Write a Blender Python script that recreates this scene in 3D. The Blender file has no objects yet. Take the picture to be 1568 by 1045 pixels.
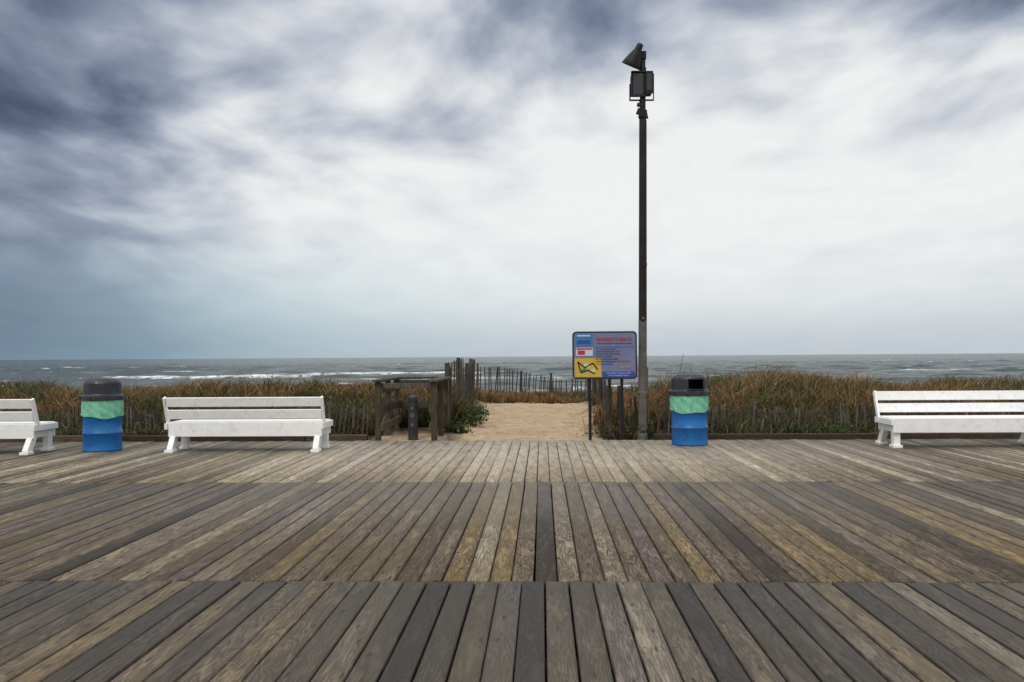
import bpy, math, random
import numpy as np
from mathutils import Vector, Matrix, Euler
random.seed(7); np.random.seed(7)
rng=np.random.RandomState(11)
scene=bpy.context.scene
COL=scene.collection
# ------------------------------------------------------------------ helpers
class NT:
    def __init__(s,tree): s.t=tree; s.n=tree.nodes; s.l=tree.links
    def node(s,typ,**kw):
        nd=s.n.new(typ)
        for k,v in kw.items(): setattr(nd,k,v)
        return nd
    def inp(s,sock,val):
        if isinstance(val,bpy.types.NodeSocket): s.l.new(val,sock)
        elif val is not None:
            if hasattr(sock,'default_value'):
                try: sock.default_value=val
                except Exception:
                    sock.default_value=tuple(val)+(1,) if len(val)==3 else val
    def math(s,op,a,b=None,c=None,clamp=False):
        nd=s.node('ShaderNodeMath',operation=op,use_clamp=clamp)
        s.inp(nd.inputs[0],a)
        if b is not None: s.inp(nd.inputs[1],b)
        if c is not None: s.inp(nd.inputs[2],c)
        return nd.outputs[0]
    def mapr(s,v,a,b,c=0.0,d=1.0,smooth=True):
        nd=s.node('ShaderNodeMapRange')
        nd.interpolation_type='SMOOTHSTEP' if smooth else 'LINEAR'
        s.inp(nd.inputs[0],v)
        for i,x in enumerate((a,b,c,d)): s.inp(nd.inputs[i+1],x)
        return nd.outputs[0]
    def noise(s,vec,scale,detail=4,rough=.55,dist=0,col=False,dim='3D'):
        nd=s.node('ShaderNodeTexNoise',noise_dimensions=dim)
        if vec is not None: s.l.new(vec,nd.inputs['Vector'])
        s.inp(nd.inputs['Scale'],scale); nd.inputs['Detail'].default_value=detail
        nd.inputs['Roughness'].default_value=rough; nd.inputs['Distortion'].default_value=dist
        return nd.outputs['Color'] if col else nd.outputs['Fac']
    def comb(s,x,y,z=0.0):
        nd=s.node('ShaderNodeCombineXYZ')
        for i,v in enumerate((x,y,z)): s.inp(nd.inputs[i],v)
        return nd.outputs[0]
    def sep(s,v):
        nd=s.node('ShaderNodeSeparateXYZ'); s.l.new(v,nd.inputs[0]); return nd.outputs
    def vmath(s,op,a,b=None):
        nd=s.node('ShaderNodeVectorMath',operation=op); s.inp(nd.inputs[0],a)
        if b is not None: s.inp(nd.inputs[1],b)
        return nd.outputs[0]
    def ramp(s,fac,stops,interp='LINEAR'):
        nd=s.node('ShaderNodeValToRGB'); s.l.new(fac,nd.inputs[0]); cr=nd.color_ramp
        cr.interpolation=interp
        while len(cr.elements)>1: cr.elements.remove(cr.elements[-1])
        for i,(p,c) in enumerate(stops):
            e=cr.elements[0] if i==0 else cr.elements.new(p)
            e.position=p; e.color=tuple(c)+(1,)
        return nd.outputs[0]
    def mix(s,f,a,b,mode='MIX'):
        nd=s.node('ShaderNodeMix',data_type='RGBA',blend_type=mode)
        s.inp(nd.inputs[0],f)
        for k,v in ((6,a),(7,b)):
            if isinstance(v,bpy.types.NodeSocket): s.l.new(v,nd.inputs[k])
            else: nd.inputs[k].default_value=tuple(v)+(1,) if len(v)==3 else v
        return nd.outputs[2]
    def bump(s,h,strength=.3,dist=.01):
        nd=s.node('ShaderNodeBump'); s.l.new(h,nd.inputs['Height'])
        nd.inputs['Strength'].default_value=strength; nd.inputs['Distance'].default_value=dist
        return nd.outputs[0]

def new_mat(name):
    m=bpy.data.materials.new(name); m.use_nodes=True
    t=NT(m.node_tree); b=m.node_tree.nodes['Principled BSDF']
    return m,t,b

def simple_mat(name,col,rough=.6,var=.25,scale=8,metal=0,bump=.1,stain=None,stain_amt=.4,spec=.5):
    m,t,b=new_mat(name)
    tc=t.node('ShaderNodeTexCoord').outputs['Object']
    n=t.noise(tc,scale,4,.6)
    n2=t.noise(tc,scale*5,3,.6)
    f=t.mapr(n,.3,.7)
    c=t.mix(f,[x*(1-var) for x in col],[min(1,x*(1+var)) for x in col])
    if stain is not None:
        sf=t.math('MULTIPLY',t.mapr(t.noise(tc,scale*1.7,5,.7),.52,.68),stain_amt)
        c=t.mix(sf,c,stain)
    t.l.new(c,b.inputs['Base Color'])
    t.inp(b.inputs['Roughness'],t.mapr(n2,.3,.7,max(.02,rough-.1),min(1,rough+.1)))
    b.inputs['Metallic'].default_value=metal
    b.inputs['Specular IOR Level'].default_value=spec
    t.l.new(t.bump(n2,bump,.01),b.inputs['Normal'])
    return m

def np_mesh(name,verts,loops,starts,totals,mat=None,cols=None,colname='col',smooth=False,uv=None):
    me=bpy.data.meshes.new(name)
    nv=len(verts); me.vertices.add(nv); me.vertices.foreach_set('co',np.asarray(verts,dtype=np.float32).ravel())
    me.loops.add(len(loops)); me.loops.foreach_set('vertex_index',np.asarray(loops,dtype=np.int32))
    me.polygons.add(len(starts))
    me.polygons.foreach_set('loop_start',np.asarray(starts,dtype=np.int32))
    me.polygons.foreach_set('loop_total',np.asarray(totals,dtype=np.int32))
    if smooth: me.polygons.foreach_set('use_smooth',np.ones(len(starts),dtype=bool))
    me.update(calc_edges=True)
    if cols is not None:
        a=me.color_attributes.new(colname,'FLOAT_COLOR','POINT')
        a.data.foreach_set('color',np.asarray(cols,dtype=np.float32).ravel())
    if uv is not None:
        l=me.uv_layers.new(name='UVMap'); l.data.foreach_set('uv',np.asarray(uv,dtype=np.float32).ravel())
    if mat: me.materials.append(mat)
    ob=bpy.data.objects.new(name,me); COL.objects.link(ob)
    return ob

def grid_mesh(name,X,Y,Z,mat,cols=None,smooth=True):
    ny,nx=X.shape
    v=np.stack([X,Y,Z],-1).reshape(-1,3)
    i=np.arange(nx*ny).reshape(ny,nx)
    q=np.stack([i[:-1,:-1],i[:-1,1:],i[1:,1:],i[1:,:-1]],-1).reshape(-1,4)
    n=len(q)
    return np_mesh(name,v,q.ravel(),np.arange(n)*4,np.full(n,4),mat,cols,smooth=smooth)

class Geo:
    """collect boxes / prisms into one mesh"""
    def __init__(s): s.v=[]; s.f=[]; s.c=[]
    def add(s,verts,faces,col=(1,1,1,1)):
        o=len(s.v); s.v+= [tuple(p) for p in verts]; s.f+=[tuple(o+i for i in f) for f in faces]; s.c+=[col]*len(verts)
    def box(s,c,size,M=None,col=(1,1,1,1)):
        hx,hy,hz=[k/2 for k in size]
        P=[Vector((sx*hx,sy*hy,sz*hz)) for sz in(-1,1) for sy in(-1,1) for sx in(-1,1)]
        if M is not None: P=[M@p for p in P]
        P=[p+Vector(c) for p in P]
        s.add(P,[(0,2,3,1),(4,5,7,6),(0,1,5,4),(2,6,7,3),(0,4,6,2),(1,3,7,5)],col)
    def beam(s,a,b,w,h,col=(1,1,1,1),up=(0,0,1)):
        a=Vector(a); b=Vector(b); d=b-a; L=d.length; y=d.normalized(); upv=Vector(up)
        x=y.cross(upv)
        if x.length<1e-4: x=y.cross(Vector((0,1,0)))
        x.normalize(); z=x.cross(y)
        M=Matrix((x,y,z)).transposed()
        s.box((a+b)/2,(w,L,h),M,col)
    def tube(s,a,b,r0,r1=None,n=12,col=(1,1,1,1),caps=True):
        r1=r0 if r1 is None else r1
        a=Vector(a); b=Vector(b); y=(b-a).normalized()
        x=y.cross(Vector((0,0,1)))
        if x.length<1e-3: x=Vector((1,0,0))
        x.normalize(); z=x.cross(y)
        P=[]
        for p,r in((a,r0),(b,r1)):
            for i in range(n):
                t=2*math.pi*i/n; P.append(p+x*math.cos(t)*r+z*math.sin(t)*r)
        F=[(i,(i+1)%n,n+(i+1)%n,n+i) for i in range(n)]
        if caps: F+=[tuple(range(n))[::-1],tuple(range(n,2*n))]
        s.add(P,F,col)
    def lathe(s,prof,n=32,c=(0,0),skip=None,cap_top=True,col=(1,1,1,1)):
        P=[];F=[]
        for r,z in prof:
            for i in range(n):
                t=2*math.pi*i/n; P.append((c[0]+r*math.cos(t),c[1]+r*math.sin(t),z))
        for j in range(len(prof)-1):
            for i in range(n):
                if skip and skip(j,i): continue
                F.append((j*n+i,j*n+(i+1)%n,(j+1)*n+(i+1)%n,(j+1)*n+i))
        if cap_top: F.append(tuple(range((len(prof)-1)*n,len(prof)*n)))
        s.add(P,F,col)
    def obj(s,name,mat,parent=None,bevel=0,smooth=False,col=False):
        me=bpy.data.meshes.new(name); me.from_pydata(s.v,[],s.f); me.update()
        if col:
            a=me.color_attributes.new('col','FLOAT_COLOR','POINT')
            a.data.foreach_set('color',np.array(s.c,dtype=np.float32).ravel())
        me.materials.append(mat)
        if smooth:
            for p in me.polygons: p.use_smooth=True
        ob=bpy.data.objects.new(name,me); COL.objects.link(ob)
        if bevel:
            m=ob.modifiers.new('bev','BEVEL'); m.width=bevel; m.segments=2; m.limit_method='ANGLE'; m.angle_limit=math.radians(40)
        if parent: ob.parent=parent
        return ob
def empty(name,loc=(0,0,0),rot=0):
    e=bpy.data.objects.new(name,None); COL.objects.link(e); e.location=loc; e.rotation_euler=(0,0,rot); e.empty_display_size=.2
    return e
def sm(x,a,b):
    t=np.clip((x-a)/(b-a),0,1); return t*t*(3-2*t)
def make_noise2(seed,n=14,base=1.0):
    r=np.random.RandomState(seed); A=r.uniform(0,2*np.pi,n); K=base*r.uniform(.6,2.2,n); P=r.uniform(0,2*np.pi,n)
    def f(x,y):
        o=0
        for a,k,p in zip(A,K,P): o=o+np.sin(x*np.cos(a)*k+y*np.sin(a)*k+p)/ (1+.3*k/base)
        return o/ (n*.35)
    return f
nA=make_noise2(1,10,.9); nB=make_noise2(2,12,3.0); nC=make_noise2(3,14,9.0); nD=make_noise2(4,8,.35)

# ------------------------------------------------------------------ terrain height
ys_side=np.array([-3e4,14.45,14.72,15.2,17,19,22,25,30,36,45,75,92,140,300,3e4])
zs_side=np.array([-.5,-.5,-.16,-.10,.08,.30,.36,.30,.0,-.6,-1.7,-2.7,-3.7,-5,-9,-12])
ys_path=np.array([-3e4,14.45,14.72,15.2,18,21,24,26,30,36,45,75,92,140,300,3e4])
zs_path=np.array([-.5,-.5,-.03,-.025,.02,.05,.09,.02,-.12,-.7,-1.8,-2.7,-3.7,-5,-9,-12])
def pathmask(x,y):
    xc=-.3-.0*y; hw=1.10+.030*(np.clip(y,14,26)-14.7)+.12*np.sin(y*1.7+np.sign(x)*1.3)
    m=1-sm(np.abs(x-xc),hw-.1,hw+.45)
    m2=1-sm(np.abs(x+2.3),.5,.75)
    m2=m2*(1-sm(y,15.6,16.6))
    return np.maximum(m,m2)*(1-sm(y,25.5,28))
def terrain(x,y):
    p=pathmask(x,y)
    zs=np.interp(y,ys_side,zs_side)+ .07*nA(x,y)*sm(y,15,18)*(1-sm(y,60,90))
    zs=zs+.10*nD(x*1.5,y)*sm(y,16.5,19)*(1-sm(y,60,90))
    zp=np.interp(y,ys_path,zs_path)+ (.018*nB(x,y)+.018*nC(x,y))*sm(y,14.9,15.6)
    zs=zs+.012*nC(x,y)*sm(y,15,16)*(1-sm(y,60,90))
    return zs*(1-p)+zp*p
def geom(a,b,s0,g):
    o=[];x=a;s=s0
    while x<b: s*=g; x+=s; o.append(x)
    return np.array(o)
gx=np.arange(-11,11.01,.11); ge=geom(11,25000,.12,1.13); gx=np.concatenate([-ge[::-1],gx,ge])
gy=np.arange(14.2,27,.11); gy=np.concatenate([-geom(-14.2,25000,.3,1.25)[::-1],gy,geom(27,25000,.12,1.06)])
gy=np.unique(gy)
GX,GY=np.meshgrid(gx,gy)
GZ=terrain(GX,GY)

# sand material
m_sand,t,b=new_mat('sand')
pos=t.node('ShaderNodeNewGeometry').outputs['Position']
n1=t.noise(pos,1.2,4,.6); n2=t.noise(pos,7,4,.65); n3=t.noise(pos,60,2,.7)
att=t.node('ShaderNodeVertexColor',layer_name='col').outputs['Color']
sx,sy,sz=t.sep(att)
c=t.mix(t.mapr(n1,.3,.7),(.60,.44,.275),(.73,.56,.375))
c=t.mix(t.math('MULTIPLY',t.mapr(n2,.5,.75),.35),c,(.40,.28,.16))
c=t.mix(t.math('MULTIPLY',t.mapr(n3,.45,.8),.35),c,(.33,.23,.14))
# bits of straw and dead grass lying on the sand
n5=t.noise(t.vmath('MULTIPLY',pos,(22,60,20)),1.0,3,.6,1.0)
c=t.mix(t.math('MULTIPLY',t.mapr(n5,.66,.72),.6),c,(.14,.09,.045))
soil=t.mix(t.mapr(n2,.35,.7),(.045,.034,.022),(.17,.12,.07))
c=t.mix(sx,soil,c)
t.l.new(c,b.inputs['Base Color']); b.inputs['Roughness'].default_value=.95; b.inputs['Specular IOR Level'].default_value=.15
vor=t.node('ShaderNodeTexVoronoi'); vor.inputs['Scale'].default_value=4.2; t.l.new(t.vmath('ADD',pos,t.vmath('MULTIPLY',t.noise(pos,3,3,.5,col=True),(.5,.5,.5))),vor.inputs['Vector'])
hh=t.math('ADD',t.math('MULTIPLY',t.mapr(vor.outputs['Distance'],0,.6),.7),t.math('ADD',n2,t.math('MULTIPLY',n3,.15)))
t.l.new(t.bump(hh,1.0,.22),b.inputs['Normal'])
pm=pathmask(GX,GY); beach=sm(GY,28,34); pm=np.maximum(pm,beach)
pm=np.clip(pm+ .35*(1-sm(GY,15.2,16.2))*(GY>14.6)*np.clip(nA(GX*2,GY),0,1),0,1)
cols=np.stack([pm,pm,pm,np.ones_like(pm)],-1).reshape(-1,4)
grid_mesh('dune_ground',GX,GY,GZ,m_sand,cols)

# ------------------------------------------------------------------ sea
def sea():
    rows=[82.0]
    while rows[-1]<26000: rows.append(rows[-1]*(1.006 if rows[-1]<700 else 1.014))
    yy=np.array(rows); tt=np.tan(np.linspace(-math.radians(54),math.radians(54),620))
    Y=yy[:,None]*np.ones_like(tt)[None,:]; X=yy[:,None]*tt[None,:]
    r=np.random.RandomState(5); H=np.zeros_like(X)
    for k in range(26):
        lam=r.uniform(4.0,17) if k<18 else r.uniform(18,45)
        ang=r.normal(-.15,.40); kk=2*np.pi/lam; A=.0115*lam**.95*r.uniform(.6,1.3)*(1 if k<18 else .35)
        ph=(X*np.sin(ang)+Y*np.cos(ang))*kk+r.uniform(0,6.28)+.8*np.sin(X*.021*(1+k%3)+Y*.013+k)
        H+=A*((.5+.5*np.sin(ph))**1.8*2-.8)
    patch=.75+.35*nA(X*.02,Y*.02)
    fade=1/(1+(Y/1000)**1.3)
    H*=patch*1.1
    near=1-sm(Y,120,260)
    br=np.zeros_like(X)
    for y0,a,s in((97,.45,2.2),(113,.65,2.6),(134,.6,3.0),(158,.6,3.0),(186,.75,3.2),(214,.7,3.6),(250,.65,4.0),(300,.50,5.0)):
        yc=y0+4*np.sin(X*.03+y0)+2.0*np.sin(X*.11+y0*2)
        gate=np.clip(.15+1.3*nA(X*.045+y0,np.full_like(Y,y0))+.3*nB(X*.1,Y*0+y0),0,1.1)
        br+=a*np.exp(-((Y-yc)/s)**2)*gate
    H=H*(1-.4*near)+br
    foam=sm(H,1.05,1.5)*.8*(1-sm(Y,450,800))
    foam+= sm(br,.20,.48)*np.clip(.85+.6*nB(X*.2,Y*.2),0,1)
    foam+= (1-sm(Y,90,125))*.55*np.clip(.5+.8*nB(X*.12,Y*.3),0,1)
    foam=np.clip(foam,0,1)
    Z=-3.5+H*fade
    cols=np.stack([foam,near,foam,np.ones_like(foam)],-1).reshape(-1,4)
    m,t,b=new_mat('sea_water')
    pos=t.node('ShaderNodeNewGeometry').outputs['Position']
    att=t.node('ShaderNodeVertexColor',layer_name='col').outputs['Color']; fr,fn,_=t.sep(att)
    px,py,pz=t.sep(pos)
    v1=t.comb(t.math('MULTIPLY',px,.30),t.math('MULTIPLY',py,.5),0.0)
    v2=t.comb(t.math('MULTIPLY',px,.13),t.math('MULTIPLY',py,.045),0.0)
    n1=t.noise(v1,1.3,4,.65,.4,dim='2D'); n2=t.noise(v2,1.0,5,.66,.3,dim='2D')
    n4=t.noise(t.comb(t.math('MULTIPLY',px,.005),t.math('MULTIPLY',py,.003),0.0),1.0,3,.6,dim='2D')
    fo=t.math('MULTIPLY',fr,t.mapr(n1,.36,.54),clamp=True)
    caps=t.math('MULTIPLY',t.mapr(n2,.685,.74),t.mapr(n4,.40,.62,.12,.8),clamp=True)
    fo=t.math('MAXIMUM',fo,caps)
    wc=t.mix(t.mapr(n4,.35,.65),(.022,.040,.042),(.038,.062,.061))
    wc=t.mix(t.math('MULTIPLY',t.mapr(n2,.42,.62),.7),wc,(.060,.086,.084))
    wc=t.mix(t.math('MULTIPLY',fn,.5),wc,(.08,.095,.085))
    wc=t.mix(fo,wc,(.80,.82,.82))
    t.l.new(wc,b.inputs['Base Color'])
    t.inp(b.inputs['Roughness'],t.math('MULTIPLY_ADD',fo,.5,.25)); b.inputs['IOR'].default_value=1.33
    b.inputs['Specular IOR Level'].default_value=.38
    h=t.math('ADD',t.math('MULTIPLY',n1,.5),t.math('MULTIPLY',n2,1.5))
    t.l.new(t.bump(h,1.0,1.2),b.inputs['Normal'])
    grid_mesh('sea',X,Y,Z,m,cols)
sea()

# ------------------------------------------------------------------ boardwalk
m_board,t,b=new_mat('weathered_boards')
uv=t.node('ShaderNodeUVMap',uv_map='UVMap').outputs[0]
ux,uy,_=t.sep(uv)
att=t.node('ShaderNodeVertexColor',layer_name='col').outputs['Color']; r1,r2,r3=t.sep(att)
pos=t.node('ShaderNodeNewGeometry').outputs['Position']; px,py,pz=t.sep(pos)
off=t.math('MULTIPLY',r1,37.0); off2=t.math('MULTIPLY',r2,53.0)
gv=t.comb(t.math('ADD',ux,off),t.math('MULTIPLY_ADD',uy,.035,off2),0.0)
fine=t.noise(gv,150,4,.65,dim='2D')
gv2=t.comb(t.math('ADD',ux,off),t.math('MULTIPLY_ADD',uy,.16,off2),0.0)
mid=t.noise(gv2,16,4,.6,.6,dim='2D')
field=t.noise(gv2,6.5,2,.45,.2,dim='2D')
rings=t.math('SINE',t.math('MULTIPLY',field,110.0))
rings=t.mapr(rings,-.2,1.0)
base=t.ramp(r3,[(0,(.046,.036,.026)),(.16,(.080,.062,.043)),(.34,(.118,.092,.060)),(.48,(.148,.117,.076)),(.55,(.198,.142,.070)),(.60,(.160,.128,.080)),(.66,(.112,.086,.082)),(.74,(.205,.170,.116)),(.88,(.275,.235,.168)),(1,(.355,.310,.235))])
c=t.mix(t.mapr(fine,.36,.66),t.vmath('MULTIPLY',base,(.36,.35,.34)),t.vmath('MULTIPLY',base,(1.38,1.37,1.35)))
c=t.mix(t.math('MULTIPLY',rings,t.mapr(r1,.2,.7,.2,.75)),c,t.vmath('MULTIPLY',base,(.32,.27,.22)))
c=t.mix(t.math('MULTIPLY',t.mapr(mid,.5,.70),.6),c,t.vmath('MULTIPLY',base,(.45,.40,.34)))
c=t.mix(t.math('MULTIPLY',t.mapr(mid,.48,.3),.45),c,t.vmath('MULTIPLY',base,(1.9,1.86,1.76)))
big=t.noise(t.comb(px,py,0.0),.55,4,.65,dim='2D')
c=t.mix(t.math('MULTIPLY',t.mapr(big,.46,.66),.55),c,t.vmath('MULTIPLY',base,(.58,.57,.40)))
ed=t.mapr(t.math('ABSOLUTE',t.math('SUBTRACT',ux,.0735)),.054,.071)
c=t.mix(t.math('MULTIPLY',ed,.5),c,(.025,.020,.016))
vk=t.node('ShaderNodeTexVoronoi',voronoi_dimensions='2D'); vk.inputs['Scale'].default_value=3.4
t.l.new(t.comb(t.math('MULTIPLY_ADD',ux,2.2,off),t.math('MULTIPLY_ADD',uy,.55,off2),0.0),vk.inputs['Vector'])
kn=t.mapr(vk.outputs['Distance'],.10,.035)
c=t.mix(t.math('MULTIPLY',kn,.8),c,(.025,.017,.012))
# brighter light on the far, central deck, painted in as pale tracked sand
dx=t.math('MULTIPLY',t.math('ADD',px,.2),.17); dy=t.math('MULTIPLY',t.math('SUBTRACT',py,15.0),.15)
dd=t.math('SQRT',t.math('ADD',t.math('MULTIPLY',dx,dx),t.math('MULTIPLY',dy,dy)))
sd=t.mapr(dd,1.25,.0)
bright_n=t.noise(t.comb(t.math('MULTIPLY',px,6.0),t.math('MULTIPLY',py,1.2),0.0),1.5,4,.7,dim='2D')
bright_m=t.math('MULTIPLY',sd,t.mapr(bright_n,.30,.65,.40,.85),clamp=True)
bright_m=t.math('MULTIPLY',bright_m,t.mapr(fine,.3,.55,.5,1.0))
c=t.mix(bright_m,c,(.58,.51,.39))
ny=t.math('PINGPONG',uy,.305)
nx=t.math('SUBTRACT',t.math('ABSOLUTE',t.math('SUBTRACT',ux,.0735)),.040)
nd=t.math('SQRT',t.math('ADD',t.math('MULTIPLY',ny,ny),t.math('MULTIPLY',nx,nx)))
nl=t.mapr(nd,.0085,.005)
c=t.mix(t.math('MULTIPLY',nl,.85),c,(.02,.016,.014))
t.l.new(c,b.inputs['Base Color'])
t.inp(b.inputs['Roughness'],t.mapr(fine,.3,.7,.50,.78)); b.inputs['Specular IOR Level'].default_value=.34
h=t.math('SUBTRACT',t.math('ADD',t.math('MULTIPLY',fine,.7),t.math('MULTIPLY',mid,.5)),t.math('MULTIPLY',rings,.25))
t.l.new(t.bump(h,.8,.007),b.inputs['Normal'])

def boardwalk():
    V=[];F=[];C=[];UV=[]
    W=.1475; rows=[(-9.0,-3.9),(-3.9,.62),(.62,5.51),(5.51,9.84),(9.84,14.72)]
    for ri,(y0,y1) in enumerate(rows):
        x=-24-random.random()*.1
        while x<24:
            w=W+random.uniform(-.006,.005); gap=random.uniform(.005,.013)
            a,bx=x+gap/2,x+w-gap/2
            e0=y0+.003+abs(random.gauss(0,.005)); e1=y1-.003-abs(random.gauss(0,.007))
            if ri==4: e1=y1+random.uniform(-.012,.012)
            z0=random.gauss(0,.0022); z1=random.gauss(0,.0022); tl=random.gauss(0,.0016); ch=.005
            skew=random.gauss(0,.0016)
            prof=[(a,-.04),(a,-ch),(a+ch,0),(bx-ch,0),(bx,-ch),(bx,-.04)]
            o=len(V)
            for yy,zz,sk in((e0,z0,-skew),(e1,z1,skew)):
                for k,(pxx,pz) in enumerate(prof):
                    V.append((pxx+sk,yy,pz+zz+(tl if k>2 else -tl)))
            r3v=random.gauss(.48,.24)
            if ri==4: r3v=random.gauss(.70,.21)  # far row paler, near rows darker: deck's light gradient painted into board tone
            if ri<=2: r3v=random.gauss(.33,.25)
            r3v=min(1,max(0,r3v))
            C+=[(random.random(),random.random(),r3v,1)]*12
            n=6
            for k in range(n-1):
                F.append((o+k,o+k+1,o+n+k+1,o+n+k))
                u0,u1=prof[k][0]-x,prof[k+1][0]-x
                UV+=[(u0,e0-y0),(u1,e0-y0),(u1,e1-y0),(u0,e1-y0)]
            F.append(tuple(o+k for k in range(n))[::-1]); UV+=[(prof[k][0]-x,e0-y0) for k in range(n)][::-1]
            F.append(tuple(o+n+k for k in range(n))); UV+=[(prof[k][0]-x,e1-y0) for k in range(n)]
            x+=w
    loops=[i for f in F for i in f]; tot=[len(f) for f in F]; st=np.concatenate([[0],np.cumsum(tot)[:-1]])
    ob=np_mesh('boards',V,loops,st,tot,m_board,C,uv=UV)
    e=empty('boardwalk'); ob.parent=e
    g=Geo()
    for y in np.arange(-8.7,14.7,.61): g.box((0,float(y),-.125),(48,.05,.14))
    g.box((0,14.655,-.14),(48,.04,.17))
    g.obj('joists',m_dark,e)
m_dark=simple_mat('dark_timber',(.018,.015,.013),.9,.3,3,spec=.1)
boardwalk()

def wood_mat(name,c0,c1,axis='Z',scale=1.0):
    m,t,b=new_mat(name)
    pos=t.node('ShaderNodeNewGeometry').outputs['Position']; x,y,z=t.sep(pos)
    att=t.node('ShaderNodeVertexColor',layer_name='col').outputs['Color']; r,_,_=t.sep(att)
    s={'X':(.06,1,1),'Y':(1,.06,1),'Z':(1,1,.06)}[axis]
    v=t.vmath('MULTIPLY',pos,s)
    n=t.noise(v,70*scale,4,.65); n2=t.noise(pos,3,4,.6)
    c=t.mix(t.mapr(n,.3,.7),c0,c1)
    c=t.mix(t.math('MULTIPLY',t.mapr(n2,.5,.7),.5),c,[k*.5 for k in c0])
    c=t.mix(1.0,c,t.ramp(r,[(0,(.5,.5,.5)),(1,(1.3,1.3,1.3))]),'MULTIPLY')
    t.l.new(c,b.inputs['Base Color']); b.inputs['Roughness'].default_value=.85; b.inputs['Specular IOR Level'].default_value=.25
    t.l.new(t.bump(n,.6,.006),b.inputs['Normal'])
    return m
m_rail=wood_mat('railing_timber',(.036,.029,.021),(.125,.10,.07))
m_curb=wood_mat('curb_timber',(.035,.025,.018),(.11,.075,.052),'X')
m_picket=wood_mat('picket_wood',(.033,.028,.024),(.125,.108,.090))
m_wire=simple_mat('fence_wire',(.06,.05,.045),.6,.2,10,metal=.7)
m_post=wood_mat('post_wood',(.04,.034,.028),(.13,.11,.09))
def rc(): v=random.random(); return (v,v,v,1)

# ------------------------------------------------------------------ timber curbs
def curb(name,x0,x1,y=14.83):
    e=empty(name); g=Geo(); x=x0
    while x<x1-.1:
        L=min(3.6,x1-x); g.box((x+L/2,y+random.uniform(-.01,.01),-.005+random.uniform(-.006,.006)),(L-.012,.14,.19),col=rc()); x+=L
    g.obj('timber',m_curb,e,bevel=.01,col=True)
curb('timber_curb',-22,-2.96); curb('timber_curb',1.85,22)

# ------------------------------------------------------------------ sand fences
def tz(x,y): return float(terrain(np.array([x]),np.array([y]))[0])
def fence(name,pts,height,sp=.088,lean=.05,posts=2.4,jit=.06,post_extra=.12,postw=.07,sink=.05,waver=.05):
    e=empty(name); g=Geo(); gp=Geo(); gw=Geo()
    P=[Vector((p[0],p[1],0)) for p in pts]; H=[p[2] if len(p)>2 else height for p in pts]
    dcum=0; nextp=0; prev=None
    for i in range(len(P)-1):
        d=P[i+1]-P[i]; L=d.length; dn=d.normalized(); nrm=Vector((-dn.y,dn.x,0)); s=0
        while s<L:
            q=P[i]+dn*s; hh=H[i]+(H[i+1]-H[i])*s/L
            q=q+nrm*(waver*math.sin((dcum+s)*1.1)+waver*.5*math.sin((dcum+s)*2.7))
            z=tz(q.x,q.y)-sink
            if random.random()>.05:
                ln=random.gauss(0,lean)+.09*math.sin((dcum+s)*.8); l2=random.gauss(0,lean*.5)
                hb=hh+random.gauss(0,jit*.6)+.05*math.sin((dcum+s)*1.9)+.04*math.sin((dcum+s)*.63)
                top=Vector((q.x,q.y,z))+dn*ln*hb+nrm*l2*hb+Vector((0,0,hb))
                g.beam((q.x,q.y,z),top,.036+random.uniform(-.005,.005),.011,col=rc(),up=nrm)
            if dcum+s>=nextp:
                gp.tube((q.x+nrm.x*.04,q.y+nrm.y*.04,z-.2),(q.x+nrm.x*.04+random.gauss(0,.03),q.y+nrm.y*.04,z+hh+post_extra+random.uniform(-.04,.08)),postw/2,postw/2*.85,8,col=rc()); nextp+=posts
                cur=[Vector((q.x,q.y,z+hh*k)) for k in(.25,.55,.85)]
                if prev:
                    for a,b2 in zip(prev,cur): gw.tube(a,b2,.004,.004,5)
                prev=cur
            s+=sp*random.uniform(.85,1.2)
        dcum+=L
    g.obj('pickets',m_picket,e,col=True); gp.obj('posts',m_post,e,col=True,smooth=False)
    if gw.v: gw.obj('wires',m_wire,e)
fence('sand_fence',[(1.35,15.5,.85),(3.0,15.75,.56),(8,15.95,.50),(22,16.3,.50)],.6)
fence('sand_fence',[(-22,16.2,.50),(-8,15.95,.52),(-3.1,15.9,.70)],.6)
fence('sand_fence',[(-1.78,16.9,1.22),(-1.72,19,1.15),(-1.75,22,1.05),(-2.0,25.5,1.0)],1.1,posts=1.7,postw=.1,post_extra=.1,lean=.03)
fence('sand_fence',[(1.22,15.4,.95),(1.22,18,.85),(1.30,21,.75),(1.5,25.5,.7)],.9,posts=2.0)
fence('sand_fence',[(-2.1,28.5,1.05),(-.7,29,.84),(.6,27.5,.62),(1.6,27,.58)],.95,posts=1.45,postw=.085,post_extra=.10,sp=.095,jit=.04)

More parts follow.
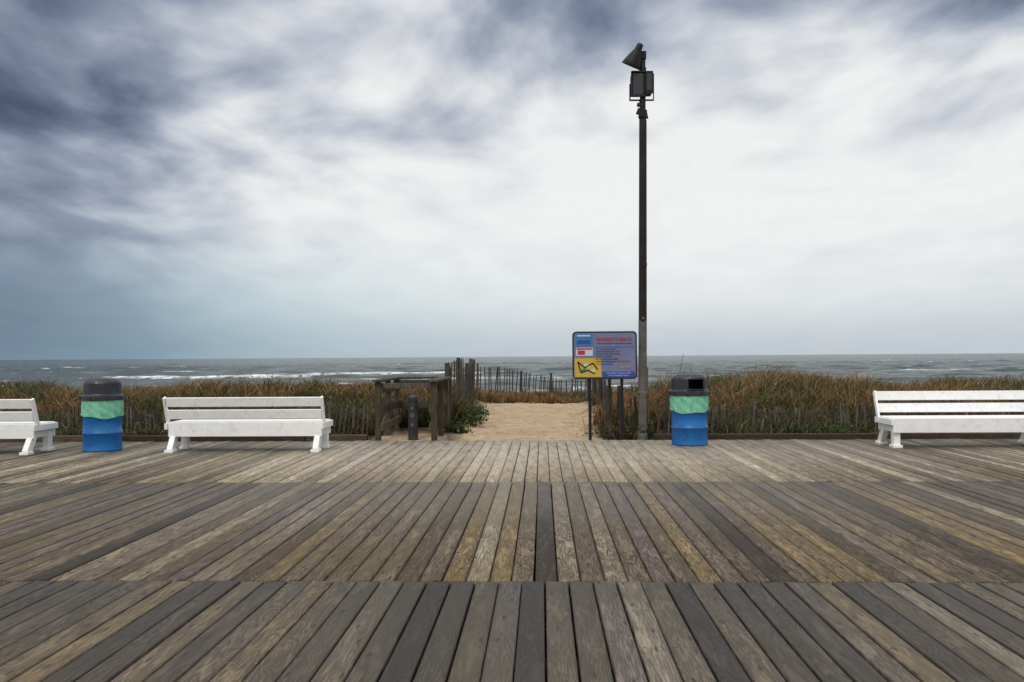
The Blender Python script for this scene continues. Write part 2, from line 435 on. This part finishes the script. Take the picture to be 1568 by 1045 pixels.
# ------------------------------------------------------------------ beach grass
def grass():
    def clumps(n,xr,yr): return rng.uniform(*xr,n),rng.uniform(*yr,n)
    x1,y1=clumps(4300,(-21,21),(15.2,18.2)); x2,y2=clumps(5600,(-23,23),(17,25.5))
    cx=np.concatenate([x1,x2]); cy=np.concatenate([y1,y2])
    dens=nB(cx*.5,cy*.5)
    keep=(pathmask(cx,cy)<.28)&~((cx>-2.95)&(cx<-1.6)&(cy<17.0))
    keep&=~((cy<16.0)&(dens<.1))
    cx=cx[keep]; cy=cy[keep]
    x3=rng.uniform(-2.2,1.3,330); y3=rng.uniform(25.3,29,330)
    cx=np.concatenate([cx,x3]); cy=np.concatenate([cy,y3])
    nc=len(cx); nb=20
    typ=1.3*nA(cx*.8,cy*1.0)+.6*nD(cx*2,cy*2)+rng.normal(0,.25,nc)
    hgt=.38+.15*nA(cx*1.1+9,cy*.9)+.09*nB(cx*.6,cy*.5)+.09*rng.normal(0,1,nc)*(rng.rand(nc)>.6)
    hgt=np.where(cy<16.3,hgt*.62,hgt); hgt=np.clip(hgt,.12,.78)
    hgt=np.where((np.abs(cx+.4)<1.9)&(cy>25),hgt*.6,hgt)
    hgt=hgt*(1+.25*sm(cx,1.5,3)*(1-sm(cx,7,10)))*(1-.08*sm(-cx,5,7))
    dry=np.array([.29,.155,.065]); tan=np.array([.32,.235,.125]); grn=np.array([.078,.100,.036]); dk=np.array([.06,.042,.026])
    pal=np.stack([dry,tan,grn,dk])
    pd=np.clip(.52+.6*typ,0.05,1)*sm(cy,15.4,17.6)
    w=np.stack([pd,.30+0*cx,np.clip(.52-.7*typ,.04,1)*(1.5-.8*sm(cy,16,19)),.30+.35*(cy<16.5)],-1); w/=w.sum(-1,keepdims=True)
    N=nc*nb
    ci=np.repeat(np.arange(nc),nb)
    u=rng.rand(N); cw=np.cumsum(w,-1)[ci]; k=(u[:,None]>cw).sum(-1).clip(0,3)
    clt=rng.uniform(.55,1.35,nc)[ci]
    col=pal[k]*rng.uniform(.55,1.25,(N,1))*clt[:,None]
    ang=rng.uniform(0,2*np.pi,N); rad=np.abs(rng.normal(0,.085,N))
    bx=cx[ci]+np.cos(ang)*rad; by=cy[ci]+np.sin(ang)*rad
    bz=terrain(bx,by)-.02
    h=hgt[ci]*rng.uniform(.45,1.3,N)
    spread=rng.uniform(.15,1.15,N)*h
    wind=nA(cx*.6+4,cy*.6)[ci]
    la=ang+rng.normal(0,.5,N)
    lx=np.cos(la)*spread+(.12+.3*wind)*h; ly=np.sin(la)*spread
    wv=rng.uniform(.004,.009,N)*(1+.03*(by-15)); wa=rng.uniform(0,np.pi,N); wx=np.cos(wa)*wv; wy=np.sin(wa)*wv
    V=np.zeros((N,5,3))
    V[:,0]=np.stack([bx-wx,by-wy,bz],-1); V[:,1]=np.stack([bx+wx,by+wy,bz],-1)
    mx=bx+lx*.32; my=by+ly*.32; mz=bz+h*.66
    V[:,2]=np.stack([mx+wx*.8,my+wy*.8,mz],-1); V[:,3]=np.stack([mx-wx*.8,my-wy*.8,mz],-1)
    V[:,4]=np.stack([bx+lx,by+ly,bz+h*rng.uniform(.8,1.05,N)],-1)
    o=np.arange(N)[:,None]*5
    L=np.concatenate([o+np.array([0,1,2,3]),o+np.array([3,2,4])],1).ravel()
    st=(np.arange(N)[:,None]*7+np.array([0,4])).ravel(); tt=np.tile([4,3],N)
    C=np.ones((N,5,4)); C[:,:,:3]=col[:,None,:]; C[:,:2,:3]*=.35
    m,t,b=new_mat('grass_blades')
    att=t.node('ShaderNodeVertexColor',layer_name='col').outputs['Color']
    t.l.new(att,b.inputs['Base Color']); b.inputs['Roughness'].default_value=.75; b.inputs['Specular IOR Level'].default_value=.15
    tr=t.node('ShaderNodeBsdfTranslucent'); t.l.new(att,tr.inputs[0])
    mx_=t.node('ShaderNodeMixShader'); mx_.inputs[0].default_value=.25
    t.l.new(b.outputs[0],mx_.inputs[1]); t.l.new(tr.outputs[0],mx_.inputs[2])
    t.l.new(mx_.outputs[0],m.node_tree.nodes['Material Output'].inputs['Surface'])
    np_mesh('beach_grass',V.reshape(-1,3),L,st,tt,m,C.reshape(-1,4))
    # ---- low leafy dune scrub: small leaf faces on mounded clumps
    S=[]
    r=np.random.RandomState(3)
    for _ in range(190):
        x=r.uniform(-18,18); y=r.uniform(15.3,19.5) if r.rand()<.75 else r.uniform(19,24)
        if pathmask(np.array([x]),np.array([y]))[0]>.2 or (-3.1<x<-1.6 and y<17.1): continue
        if nA(np.array([x*.8]),np.array([y]))[0]>.25 and r.rand()<.7: continue
        S.append((x,y,r.uniform(.22,.55),r.uniform(.14,.38)))
    S+=[(-1.55,17.6,.4,.35),(-1.6,18.8,.45,.35),(-3.5,16.6,.5,.45),(-3.9,17.6,.6,.5),(1.5,17,.35,.3),(3.2,15.6,.35,.2),(4.2,16.5,.6,.3),(5.2,15.7,.6,.26),(4.6,15.5,.4,.2),(-8.5,16.7,.5,.3),(-1.6,16.3,.28,.22),(-1.62,20.5,.4,.3)]
    VV=[];CC=[]
    for (x,y,rad_,hh_) in S:
        n=int(900*rad_/.4)
        a=r.uniform(0,2*np.pi,n); ph=np.arccos(r.uniform(0,1,n)); rr=(r.uniform(.45,1.05,n))*(1+.25*np.sin(3*a+x*5)+.2*np.sin(7*a+y))
        lx=x+rad_*rr*np.sin(ph)*np.cos(a); ly=y+rad_*rr*np.sin(ph)*np.sin(a)*.8; lz=terrain(lx,ly)+hh_*rr*np.cos(ph)
        g0=np.array([.058,.090,.028])if r.rand()<.65 else (np.array([.10,.085,.038]) if r.rand()<.6 else np.array([.11,.055,.03]))
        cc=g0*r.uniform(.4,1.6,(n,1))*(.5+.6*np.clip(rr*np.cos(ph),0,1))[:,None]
        s=r.uniform(.012,.026,n); d1=r.normal(0,1,(n,3)); d1/=np.linalg.norm(d1,axis=1,keepdims=True); d2=np.cross(d1,r.normal(0,1,(n,3))); d2/=np.linalg.norm(d2,axis=1,keepdims=True)
        p=np.stack([lx,ly,lz],-1)
        q=np.stack([p-d1*s[:,None]*1.5,p+d2*s[:,None]*.6,p+d1*s[:,None]*1.5,p-d2*s[:,None]*.6],1)
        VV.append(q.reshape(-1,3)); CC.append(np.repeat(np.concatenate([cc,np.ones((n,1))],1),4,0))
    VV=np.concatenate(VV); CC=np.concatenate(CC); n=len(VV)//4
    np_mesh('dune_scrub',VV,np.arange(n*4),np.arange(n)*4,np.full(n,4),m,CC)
    return m
m_grass=grass()
# tall reed
g=Geo()
for (x,y,dx,h) in((2.42,16.2,.16,1.45),(2.5,16.25,.02,1.1),(2.38,16.2,-.12,1.05),(2.55,16.3,.2,1.2)):
    p=Vector((x,y,tz(x,y)))
    for k in range(6):
        a=p+Vector((dx*(k/6)**2,0,h*k/6)); c2=p+Vector((dx*((k+1)/6)**2,0,h*(k+1)/6)); g.tube(a,c2,.0085-.0008*k,.0077-.0008*k,5,col=(.12,.10,.05,1))
g.obj('reed_stalk',m_grass,col=True)

# ------------------------------------------------------------------ benches
m_white=simple_mat('white_paint',(.83,.83,.82),.45,.04,6,bump=.15,stain=(.5,.48,.44),stain_amt=.35)
def bench(loc,width,face,rot=0):
    e=empty('park_bench',loc,rot+(0 if face<0 else math.pi))
    W=width/2
    seat=Geo()
    for i,y in enumerate((-.25,-.145,-.04,.065,.17)): seat.box((0,y,.430),(width,.095,.035))
    seat.box((0,-.315,.335),(width,.035,.215)); seat.box((0,.24,.335),(width,.035,.215))
    seat.obj('seat',m_white,e,bevel=.006)
    back=Geo(); tilt=math.radians(14)
    M=Matrix.Rotation(-tilt,3,'X')
    for z in(.563,.748): back.box((0,.25+math.tan(tilt)*(z-.45),z),(width,.03,.142),M)
    back.obj('backrest',m_white,e,bevel=.006)
    for i,s in enumerate((-1,1,)):
        x=s*(W-.07)
        l=Geo()
        l.box((x,-.235,.165),(.10,.11,.33))
        l.box((x,-.245,.022),(.14,.17,.044))
        l.beam((x,.12,.34),(x,.33,.02),.085,.12,up=(0,-1,0))
        l.box((x,.325,.022),(.13,.17,.044))
        l.box((x,.0,.28),(.06,.42,.10))
        l.obj('leg_%d'%(i+1),m_white,e,bevel=.006)
        a=Geo()
        a.beam((s*(W+.02),.17,.36),(s*(W+.02),.345,.82),.035,.075,up=(0,-1,0))
        a.box((s*(W+.018),-.02,.385),(.032,.66,.09))
        a.obj('arm_%d'%(i+1),m_white,e,bevel=.005)
    m=Geo(); m.box((0,-.0,.30),(width-.24,.09,.06)); m.obj('stretcher',m_white,e)
bench((-4.46,13.33,0),2.32,1,.01)
bench((-8.68,13.05,0),2.32,1,.012)
bench((6.36,13.62,0),2.32,-1,.0)

# ------------------------------------------------------------------ trash cans
m_blue=simple_mat('blue_drum_paint',(.003,.115,.36),.38,.12,5,bump=.08,stain=(.01,.05,.16),stain_amt=.5)
m_bag,t,b=new_mat('green_bag')
tc=t.node('ShaderNodeTexCoord').outputs['Object']; x,y,z=t.sep(tc)
n=t.noise(t.vmath('MULTIPLY',tc,(1,1,.45)),14,3,.6,.5)
t.l.new(t.mix(t.mapr(n,.3,.7),(.13,.42,.26),(.20,.54,.37)),b.inputs['Base Color']); b.inputs['Roughness'].default_value=.38
t.l.new(t.bump(n,.8,.03),b.inputs['Normal'])
m_lid=simple_mat('black_plastic',(.014,.016,.022),.45,.3,6,bump=.1,stain=(.06,.06,.065),stain_amt=.4)
m_hole=simple_mat('lid_inside',(.006,.006,.007),.9)
def can(loc,rot=0,seed=0):
    e=empty('trash_can',loc,rot); r=.283
    g=Geo(); pr=[(r-.012,0),(r,.012),(r,.02),(r-.006,.035),(r-.006,.255),(r+.008,.27),(r+.008,.285),(r-.006,.30),(r-.006,.53),(r+.008,.545),(r+.008,.56),(r-.006,.575),(r-.006,.78),(r+.006,.80)]
    g.lathe(pr,48); g.obj('drum',m_blue,e,smooth=True)
    rs=np.random.RandomState(seed); g=Geo(); n=96; P=[];F=[]; lev=10
    ph=rs.uniform(0,6.28,6)
    for j in range(lev):
        f=j/(lev-1)
        for i in range(n):
            t_=2*math.pi*i/n
            hem=.525+.020*math.sin(2*t_+ph[0])+.010*math.sin(5*t_+ph[1])+rs.uniform(-.003,.003)
            z=hem+(.79-hem)*f
            rr=r+.010+.004*(1-f)*(1+math.sin(17*t_+ph[2]+2*f))+.003*math.sin(31*t_+ph[3]+9*f)+.004*math.sin(9*t_+12*f+ph[4])
            P.append((rr*math.cos(t_),rr*math.sin(t_),z))
    for j in range(lev-1):
        for i in range(n): F.append((j*n+i,j*n+(i+1)%n,(j+1)*n+(i+1)%n,(j+1)*n+i))
    g.add(P,F); g.obj('bag_liner',m_bag,e,smooth=True)
    g=Geo(); n=32
    pr=[(r+.026,.775),(r+.03,.785),(r+.026,.84),(r+.004,.855),(r-.006,.87),(r-.015,1.03),(r-.03,1.06),(r-.085,1.10),(r-.13,1.105)]
    def skip(j,i): return j==4 and (21<=i<=25)
    g.lathe(pr,n,skip=skip)
    o=g.obj('lid',m_lid,e,smooth=False,bevel=0)
    md=o.modifiers.new('sol','SOLIDIFY'); md.thickness=.012; md.offset=-1
    g=Geo(); a0=2*math.pi*21/n; a1=2*math.pi*26/n
    for k in range(5):
        p=a0+(a1-a0)*k/5; q=a0+(a1-a0)*(k+1)/5
        for z,rr in((.868,r+.003),(1.035,r-.009)):
            g.beam((rr*math.cos(p),rr*math.sin(p),z),(rr*math.cos(q),rr*math.sin(q),z),.022,.022)
    for p in(a0,a1): g.beam((math.cos(p)*(r+.002),math.sin(p)*(r+.002),.868),(math.cos(p)*(r-.01),math.sin(p)*(r-.01),1.035),.022,.022)
    for k in range(8):
        p=2*math.pi*k/8+.2; g.box((math.cos(p)*(r+.03),math.sin(p)*(r+.03),.81),(.03,.03,.05),Matrix.Rotation(p,3,'Z'))
    g.obj('lid_rim',m_lid,e,bevel=.004)
    g=Geo(); g.lathe([(r-.03,.84),(r-.03,.86)],24); g.obj('lid_floor',m_hole,e)
can((2.30,13.92,0),.35,1); can((-6.75,13.33,0),-1.9,2)

# ------------------------------------------------------------------ floodlight pole
m_pole=simple_mat('pole_steel',(.011,.010,.010),.6,.35,5,metal=.0,bump=.15,stain=(.045,.03,.022),stain_amt=.5,spec=.3)
m_poleg=simple_mat('pole_grey_paint',(.10,.094,.084),.6,.3,6,bump=.2,stain=(.05,.035,.03),stain_amt=.7)
m_fix=simple_mat('fixture_black',(.010,.010,.011),.55,.3,8,spec=.3)
m_glass=simple_mat('lamp_glass',(.03,.033,.036),.2,.1,8)
m_rust=simple_mat('orange_tag',(.24,.07,.035),.7)
def pole():
    e=empty('floodlight_pole',(1.685,14.98,0)); e.rotation_euler=(0,math.radians(.55),0)
    g=Geo()
    g.lathe([(.085,-.3),(.085,.06),(.072,.10),(.070,2.0)],16,cap_top=True); g.obj('pole_base',m_poleg,e,smooth=False)
    g=Geo(); g.lathe([(.067,1.95),(.063,4.0),(.060,5.42),(.075,5.44),(.075,5.56),(.05,5.58),(.045,6.55),(.02,6.57)],16); g.obj('pole_shaft',m_pole,e,smooth=False)
    g=Geo()
    g.box((.0,-.085,.45),(.10,.05,.62)); g.box((0,-.075,.78),(.16,.03,.03)); g.box((.0,-.075,.2),(.16,.03,.03))
    g.box((.075,0,.95),(.035,.05,.5)); g.obj('conduit_box',m_poleg,e,bevel=.005)
    g=Geo(); g.box((.03,-.07,2.93),(.07,.03,.05)); g.box((.0,-.075,2.02),(.08,.02,.07)); g.box((0,-.08,.74),(.04,.015,.04)); 
    g.tube((.06,0,0.9),(.055,0,5.4),.012,.012,8); g.obj('pole_fittings',m_pole,e)
    g=Geo(); g.box((0,-.0865,2.03),(.04,.012,.035)); g.box((0,-.114,.75),(.045,.01,.045)); g.obj('tag',m_rust,e)
    f=Geo(); 
    def taper(cx,cz,w,h,y0,y1,k):
        P=[(cx+sx*w/2,y0,cz+sz*h/2) for sz in(-1,1) for sx in(-1,1)]+[(cx+sx*w/2*k,y1,cz+sz*h/2*k) for sz in(-1,1) for sx in(-1,1)]
        f.add(P,[(0,1,3,2),(4,6,7,5),(0,4,5,1),(2,3,7,6),(0,2,6,4),(1,5,7,3)])
    taper(-.075,6.0,.22,.40,-.05,.17,.7)
    taper(.10,6.02,.13,.38,-.10,.14,.8)
    for k in range(5): f.box((-.19-.0,.0+.03*k,6.0),(.02,.008,.34))
    for k in range(6): f.box((.0,.10+.001*k,5.85+.06*k),(.30,.12,.008))
    f.box((-.075,-.06,6.21),(.25,.03,.025)); f.box((-.075,-.06,5.79),(.25,.03,.025)); f.box((-.195,-.06,6.0),(.02,.03,.42))
    f.obj('floodlight_housing',m_fix,e,bevel=.006)
    y=Geo()
    y.beam((-.215,.02,6.02),(-.215,.02,5.74),.02,.03); y.beam((.185,.02,6.2),(.185,.02,5.74),.015,.03); y.beam((-.22,.02,5.745),(.19,.02,5.745),.03,.022)
    y.tube((-.03,.02,5.75),(-.03,.02,5.60),.03,.02,10); y.tube((-.06,0,5.60),(-.10,0,5.50),.02,.02,8); y.tube((.06,0,5.52),(.085,0,5.42),.018,.012,8)
    y.box((-.05,.0,5.66),(.09,.08,.05)); y.obj('yoke',m_fix,e)
    gl=Geo(); gl.box((.10,-.104,6.02),(.08,.006,.28)); gl.box((-.085,-.055,6.0),(.17,.006,.36)); gl.obj('lens',m_glass,e)
    h=Geo()
    h.lathe([(.165,-.02),(.168,0),(.150,.06),(.115,.15),(.08,.23),(.062,.27),(.055,.36),(.03,.385)],24)
    o=h.obj('bell_lamp',m_fix,e,smooth=True); md=o.modifiers.new('s','SOLIDIFY'); md.thickness=.008
    o.location=(-.195,-.02,6.33); o.rotation_euler=(math.radians(18),math.radians(24),0)
    g=Geo(); g.lathe([(.10,.03),(.12,.06)],16); o2=g.obj('bell_lens',m_glass,e); o2.location=o.location; o2.rotation_euler=o.rotation_euler
    b2=Geo(); b2.beam((-.14,0,6.5),(.0,0,6.46),.03,.03); b2.box((.0,0,6.5),(.11,.11,.13)); b2.tube((.0,0,6.2),(0,0,6.3),.06,.06,10); b2.obj('bracket',m_fix,e,bevel=.004)
pole()

# ------------------------------------------------------------------ information sign
def flat(name,col,rough=.4): return simple_mat(name,col,rough,.06,5,bump=.02)
def sign():
    e=empty('information_sign',(1.047,14.80,0))
    m_bk=flat('sign_black',(.012,.013,.016)); m_face=flat('sign_lavender',(.15,.165,.29)); m_b=flat('sign_blue',(.02,.06,.30))
    m_cy=flat('sign_cyan',(.02,.17,.38)); m_w=flat('sign_white',(.50,.52,.60)); m_y=flat('sign_yellow',(.52,.36,.03)); m_r=flat('sign_red',(.42,.02,.035)); m_g=flat('sign_green',(.04,.2,.10))
    def rrect(w,h,r,y,z,name,mat,th=.02,x=0):
        P=[];n=6
        for cx,cz,a in((w/2-r,h/2-r,0),(-w/2+r,h/2-r,90),(-w/2+r,-h/2+r,180),(w/2-r,-h/2+r,270)):
            for k in range(n+1):
                t_=math.radians(a+90*k/n); P.append((x+cx+r*math.cos(t_),z+cz+r*math.sin(t_)))
        N=len(P); g=Geo(); g.add([(p[0],y,p[1]) for p in P]+[(p[0],y+th,p[1]) for p in P],[tuple(range(N)),tuple(range(N,2*N))[::-1]]+[(i,N+i,N+(i+1)%N,(i+1)%N) for i in range(N)])
        return g.obj(name,mat,e)
    rrect(1.08,.80,.07,0,1.41,'panel_border',m_bk,.022)
    rrect(1.025,.745,.05,-.004,1.41,'panel_face',m_face,.003)
    def rect(x0,x1,z0,z1,mat,name,y=-.0075):
        g=Geo(); g.box(((x0+x1)/2,y,(z0+z1)/2),(x1-x0,.0025,z1-z0)); g.obj(name,mat,e)
    rect(-.495,-.20,1.56,1.765,m_cy,'blue_poster'); rect(-.46,-.235,1.725,1.75,m_w,'poster_heading',-.0105)
    rect(-.455,-.24,1.60,1.66,m_b,'poster_picture',-.0105)
    rect(-.48,-.20,1.40,1.54,m_w,'white_notice'); rect(-.47,-.21,1.505,1.53,m_r,'notice_heading',-.0105)
    rect(-.45,-.33,1.42,1.49,m_r,'notice_mark',-.0105)
    rect(-.505,-.06,1.045,1.36,m_y,'yellow_map')
    g=Geo(); y=-.0115
    for a,b_ in(((-.45,1.30),(-.33,1.20)),((-.33,1.20),(-.20,1.28)),((-.20,1.28),(-.12,1.17)),((-.40,1.12),(-.28,1.16)),((-.28,1.16),(-.17,1.10)),((-.45,1.30),(-.40,1.12))):
        g.beam((a[0],y,a[1]),(b_[0],y,b_[1]),.003,.022,up=(0,0,1))
    g.obj('map_lines',m_bk,e)
    g=Geo(); g.box((-.30,-.0115,1.235),(.10,.002,.05),Matrix.Rotation(.6,3,'Y')); g.box((-.20,-.0115,1.15),(.07,.002,.05),Matrix.Rotation(-.5,3,'Y')); g.obj('map_patches',m_w,e)
    g=Geo(); g.box((-.36,-.0118,1.16),(.09,.002,.05),Matrix.Rotation(-.4,3,'Y')); g.obj('map_green',m_g,e)
    rect(-.04,.50,1.045,1.135,m_b,'blue_footer'); rect(-.17,.49,1.545,1.551,m_b,'rule_line')
    def txt(s,x,z,size,mat,al='LEFT',bold=0):
        c=bpy.data.curves.new('lettering','FONT'); c.body=s; c.size=size; c.align_x=al; c.extrude=.0008; c.offset=bold
        o=bpy.data.objects.new('lettering',c); COL.objects.link(o); o.data.materials.append(mat)
        o.rotation_euler=(math.radians(90),0,0); o.location=(x,-.0125,z); o.parent=e
    txt('REHOBOTH BEACH',.16,1.655,.068,m_r,'CENTER',.0012)
    txt('RULES AND REGULATIONS FOR BOARDWALK AND BEACH',.16,1.60,.022,m_bk,'CENTER',.0005)
    L=['NO ALCOHOLIC BEVERAGES','NO DOGS ON BEACH MAY - SEPT','NO BALL PLAYING NEAR BATHERS','NO FIRES OR CAMPING','KEEP OFF DUNES AND GRASSES','SURFING IN MARKED AREAS','NO GLASS CONTAINERS']
    for i,s in enumerate(L): txt(s,-.15,1.505-i*.042,.026,m_bk if i%3 else m_b,'LEFT',.0003)
    txt('BICYCLE HOURS',.42,1.30,.028,m_r,'RIGHT',.0003); txt('CALL OFFICE',.44,1.20,.034,m_y,'RIGHT',.0006)
    txt('PLEASE ENJOY OUR BEACH SAFELY',.23,1.10,.026,m_w,'CENTER',.0004); txt('CITY OF REHOBOTH BEACH',.23,1.06,.026,m_w,'CENTER',.0004)
    g=Geo()
    for x in(-.25,.285):
        g.box((x,.055,.7),(.05,.045,2.0))
        for z in(1.10,1.72): g.box((x,.028,z),(.08,.012,.03))
    g.obj('posts',m_fix,e,bevel=.004)
sign()

# ------------------------------------------------------------------ wooden railing enclosure + shower post
def railing():
    e=empty('wooden_railing'); g=Geo()
    xl,xr,y0,y1=-2.78,-1.83,14.86,16.75
    def post(x,y,h=.98): g.box((x,y,h/2-.15),(.095,.095,h+.3),col=rc())
    post(xl,y0);post(xr,y0);post(xl,y1);post(xr,y1);post(xl,(y0+y1)/2);post(xr,(y0+y1)/2)
    g.box((xl,(y0+y1)/2,1.002),(.15,y1-y0+.22,.04),col=rc()); g.box((xr,(y0+y1)/2,1.002),(.15,y1-y0+.22,.04),col=rc())
    g.box(((xl+xr)/2,y1,1.003),(xr-xl-.155,.15,.038),col=rc())
    g.box(((xl+xr)/2,y1-.065,.90),(xr-xl-.1,.035,.13),col=rc())
    for z in(.86,.52,.22):
        for x,s in((xl,1),(xr,-1)): g.box((x+s*.066,(y0+y1)/2,z),(.035,y1-y0+.08,.13),col=rc())
    g.box(((xl+xr)/2,y1-.066,.50),(xr-xl-.1,.035,.13),col=rc())
    g.box(((xl+xr)/2,y0+.02,.915),(xr-xl-.1,.04,.09),col=rc())
    g.obj('timbers',m_rail,e,bevel=.006,col=True)
railing()
def shower():
    e=empty('foot_shower_post',(-2.23,15.15,-.05)); m=simple_mat('shower_metal',(.035,.038,.042),.5,.3,7,metal=.2)
    g=Geo(); g.lathe([(.11,0),(.11,.03),(.085,.04),(.085,.68),(.095,.69),(.095,.74),(.075,.775),(.03,.79)],20); g.obj('column',m,e,smooth=False)
    g=Geo(); g.tube((0,-.08,.58),(0,-.13,.57),.02,.02,10); g.tube((0,-.08,.30),(0,-.14,.26),.018,.024,10); g.box((0,-.088,.45),(.07,.012,.07)); g.obj('taps',m_poleg,e)
shower()

# ------------------------------------------------------------------ world
SUN_EL=math.radians(52); SUN_AZ=math.radians(195)
w=bpy.data.worlds.new('World'); scene.world=w; w.use_nodes=True
w.cycles.sampling_method='MANUAL'; w.cycles.sample_map_resolution=512
t=NT(w.node_tree); bg=w.node_tree.nodes['Background']; bg.inputs['Strength'].default_value=.1
sky=t.node('ShaderNodeTexSky',sky_type='NISHITA'); sky.sun_disc=False; sky.sun_elevation=SUN_EL; sky.sun_rotation=SUN_AZ
d=t.node('ShaderNodeTexCoord').outputs['Generated']; x,y,z=t.sep(d)
hl=t.math('MAXIMUM',t.math('SQRT',t.math('ADD',t.math('MULTIPLY',x,x),t.math('MULTIPLY',y,y))),.05)
v=t.math('MAXIMUM',t.math('DIVIDE',z,hl),0.0); u=t.math('ARCTAN2',x,y)
zz=t.math('ADD',t.math('MAXIMUM',z,0.0),.19)
q=t.comb(t.math('DIVIDE',x,zz),t.math('DIVIDE',y,zz),0.0)
mp=t.node('ShaderNodeMapping'); t.l.new(q,mp.inputs[0]); mp.inputs['Rotation'].default_value=(0,0,math.radians(20)); mp.inputs['Scale'].default_value=(1.0,.72,1)
qq=mp.outputs[0]
warp=t.vmath('MULTIPLY',t.vmath('SUBTRACT',t.noise(qq,1.2,1,.5,col=True,dim='2D'),(.5,.5,.5)),(.30,.30,0))
qw=t.vmath('ADD',qq,warp)
c1=t.noise(qw,1.9,2,.5,0,dim='2D'); c2=t.noise(qw,4.8,5,.47,0,dim='2D')
def gs(u0,v0,su,sv,a):
    du=t.math('DIVIDE',t.math('SUBTRACT',u,u0),su); dv=t.math('DIVIDE',t.math('SUBTRACT',v,v0),sv)
    return t.math('MULTIPLY',t.math('EXPONENT',t.math('MULTIPLY',t.math('ADD',t.math('MULTIPLY',du,du),t.math('MULTIPLY',dv,dv)),-1.0)),a)
b_=.82
for g_ in((-.58,.27,.23,.15,-.52),(-.62,.05,.26,.11,-.36),(-.30,.45,.24,.09,-.26),(.42,.44,.36,.095,-.38),(.08,.42,.20,.09,-.26),(0,0,1.2,.055,-.15),(.0,.18,.32,.11,.16),(.42,.19,.28,.10,.17),(-.17,.40,.09,.06,.18),(.15,.05,.40,.05,.03),(-.33,.13,.12,.07,.07)):
    b_=t.math('ADD',b_,gs(*g_))
amp=t.math('MULTIPLY',t.mapr(v,.03,.26,.05,1.0),t.math('SUBTRACT',1.0,gs(.18,.17,.42,.09,.5)))
nz=t.math('ADD',t.math('MULTIPLY',t.math('SUBTRACT',c1,.5),.60),t.math('MULTIPLY',t.math('SUBTRACT',c2,.5),.85))
b_=t.math('ADD',b_,t.math('MULTIPLY',nz,amp),clamp=True)
cl=t.ramp(b_,[(0,(.045,.062,.112)),(.25,(.120,.150,.230)),(.5,(.295,.338,.435)),(.70,(.56,.595,.655)),(.86,(.78,.79,.81)),(1,(.90,.90,.895))])
hz=t.math('MULTIPLY',t.mapr(v,.18,.0),t.mapr(u,-.55,.1,.85,.15))
cl=t.mix(hz,cl,t.vmath('MULTIPLY',cl,(.72,.98,.97)))
zen=t.mapr(v,.5,1.3,1.0,1.75)
z10=t.math('MULTIPLY',zen,10.0)
cl=t.vmath('MULTIPLY',cl,t.comb(z10,z10,z10))
fin=t.mix(.95,sky.outputs[0],cl)
t.l.new(fin,bg.inputs['Color'])
sd=bpy.data.lights.new('sun','SUN'); sd.energy=1.45; sd.angle=math.radians(14); sd.color=(1,.92,.80)
so=bpy.data.objects.new('sun',sd); COL.objects.link(so)
dirv=Vector((math.sin(SUN_AZ)*math.cos(SUN_EL),math.cos(SUN_AZ)*math.cos(SUN_EL),math.sin(SUN_EL)))
so.rotation_euler=dirv.to_track_quat('Z','Y').to_euler(); so.location=(0,-5,20)

# ------------------------------------------------------------------ camera
cd=bpy.data.cameras.new('camera'); cam=bpy.data.objects.new('camera',cd); COL.objects.link(cam); scene.camera=cam
cd.lens=36*1350/1568; cd.sensor_width=36; cd.clip_start=.05; cd.clip_end=60000
R=Matrix.Rotation(math.radians(1.95),4,'Z')@Matrix.Rotation(math.radians(91.0),4,'X')@Matrix.Rotation(math.radians(-.38),4,'Z')
cam.matrix_world=Matrix.Translation((0,0,1.4))@R
scene.view_settings.view_transform='Standard'; scene.view_settings.look='None'; scene.view_settings.exposure=0
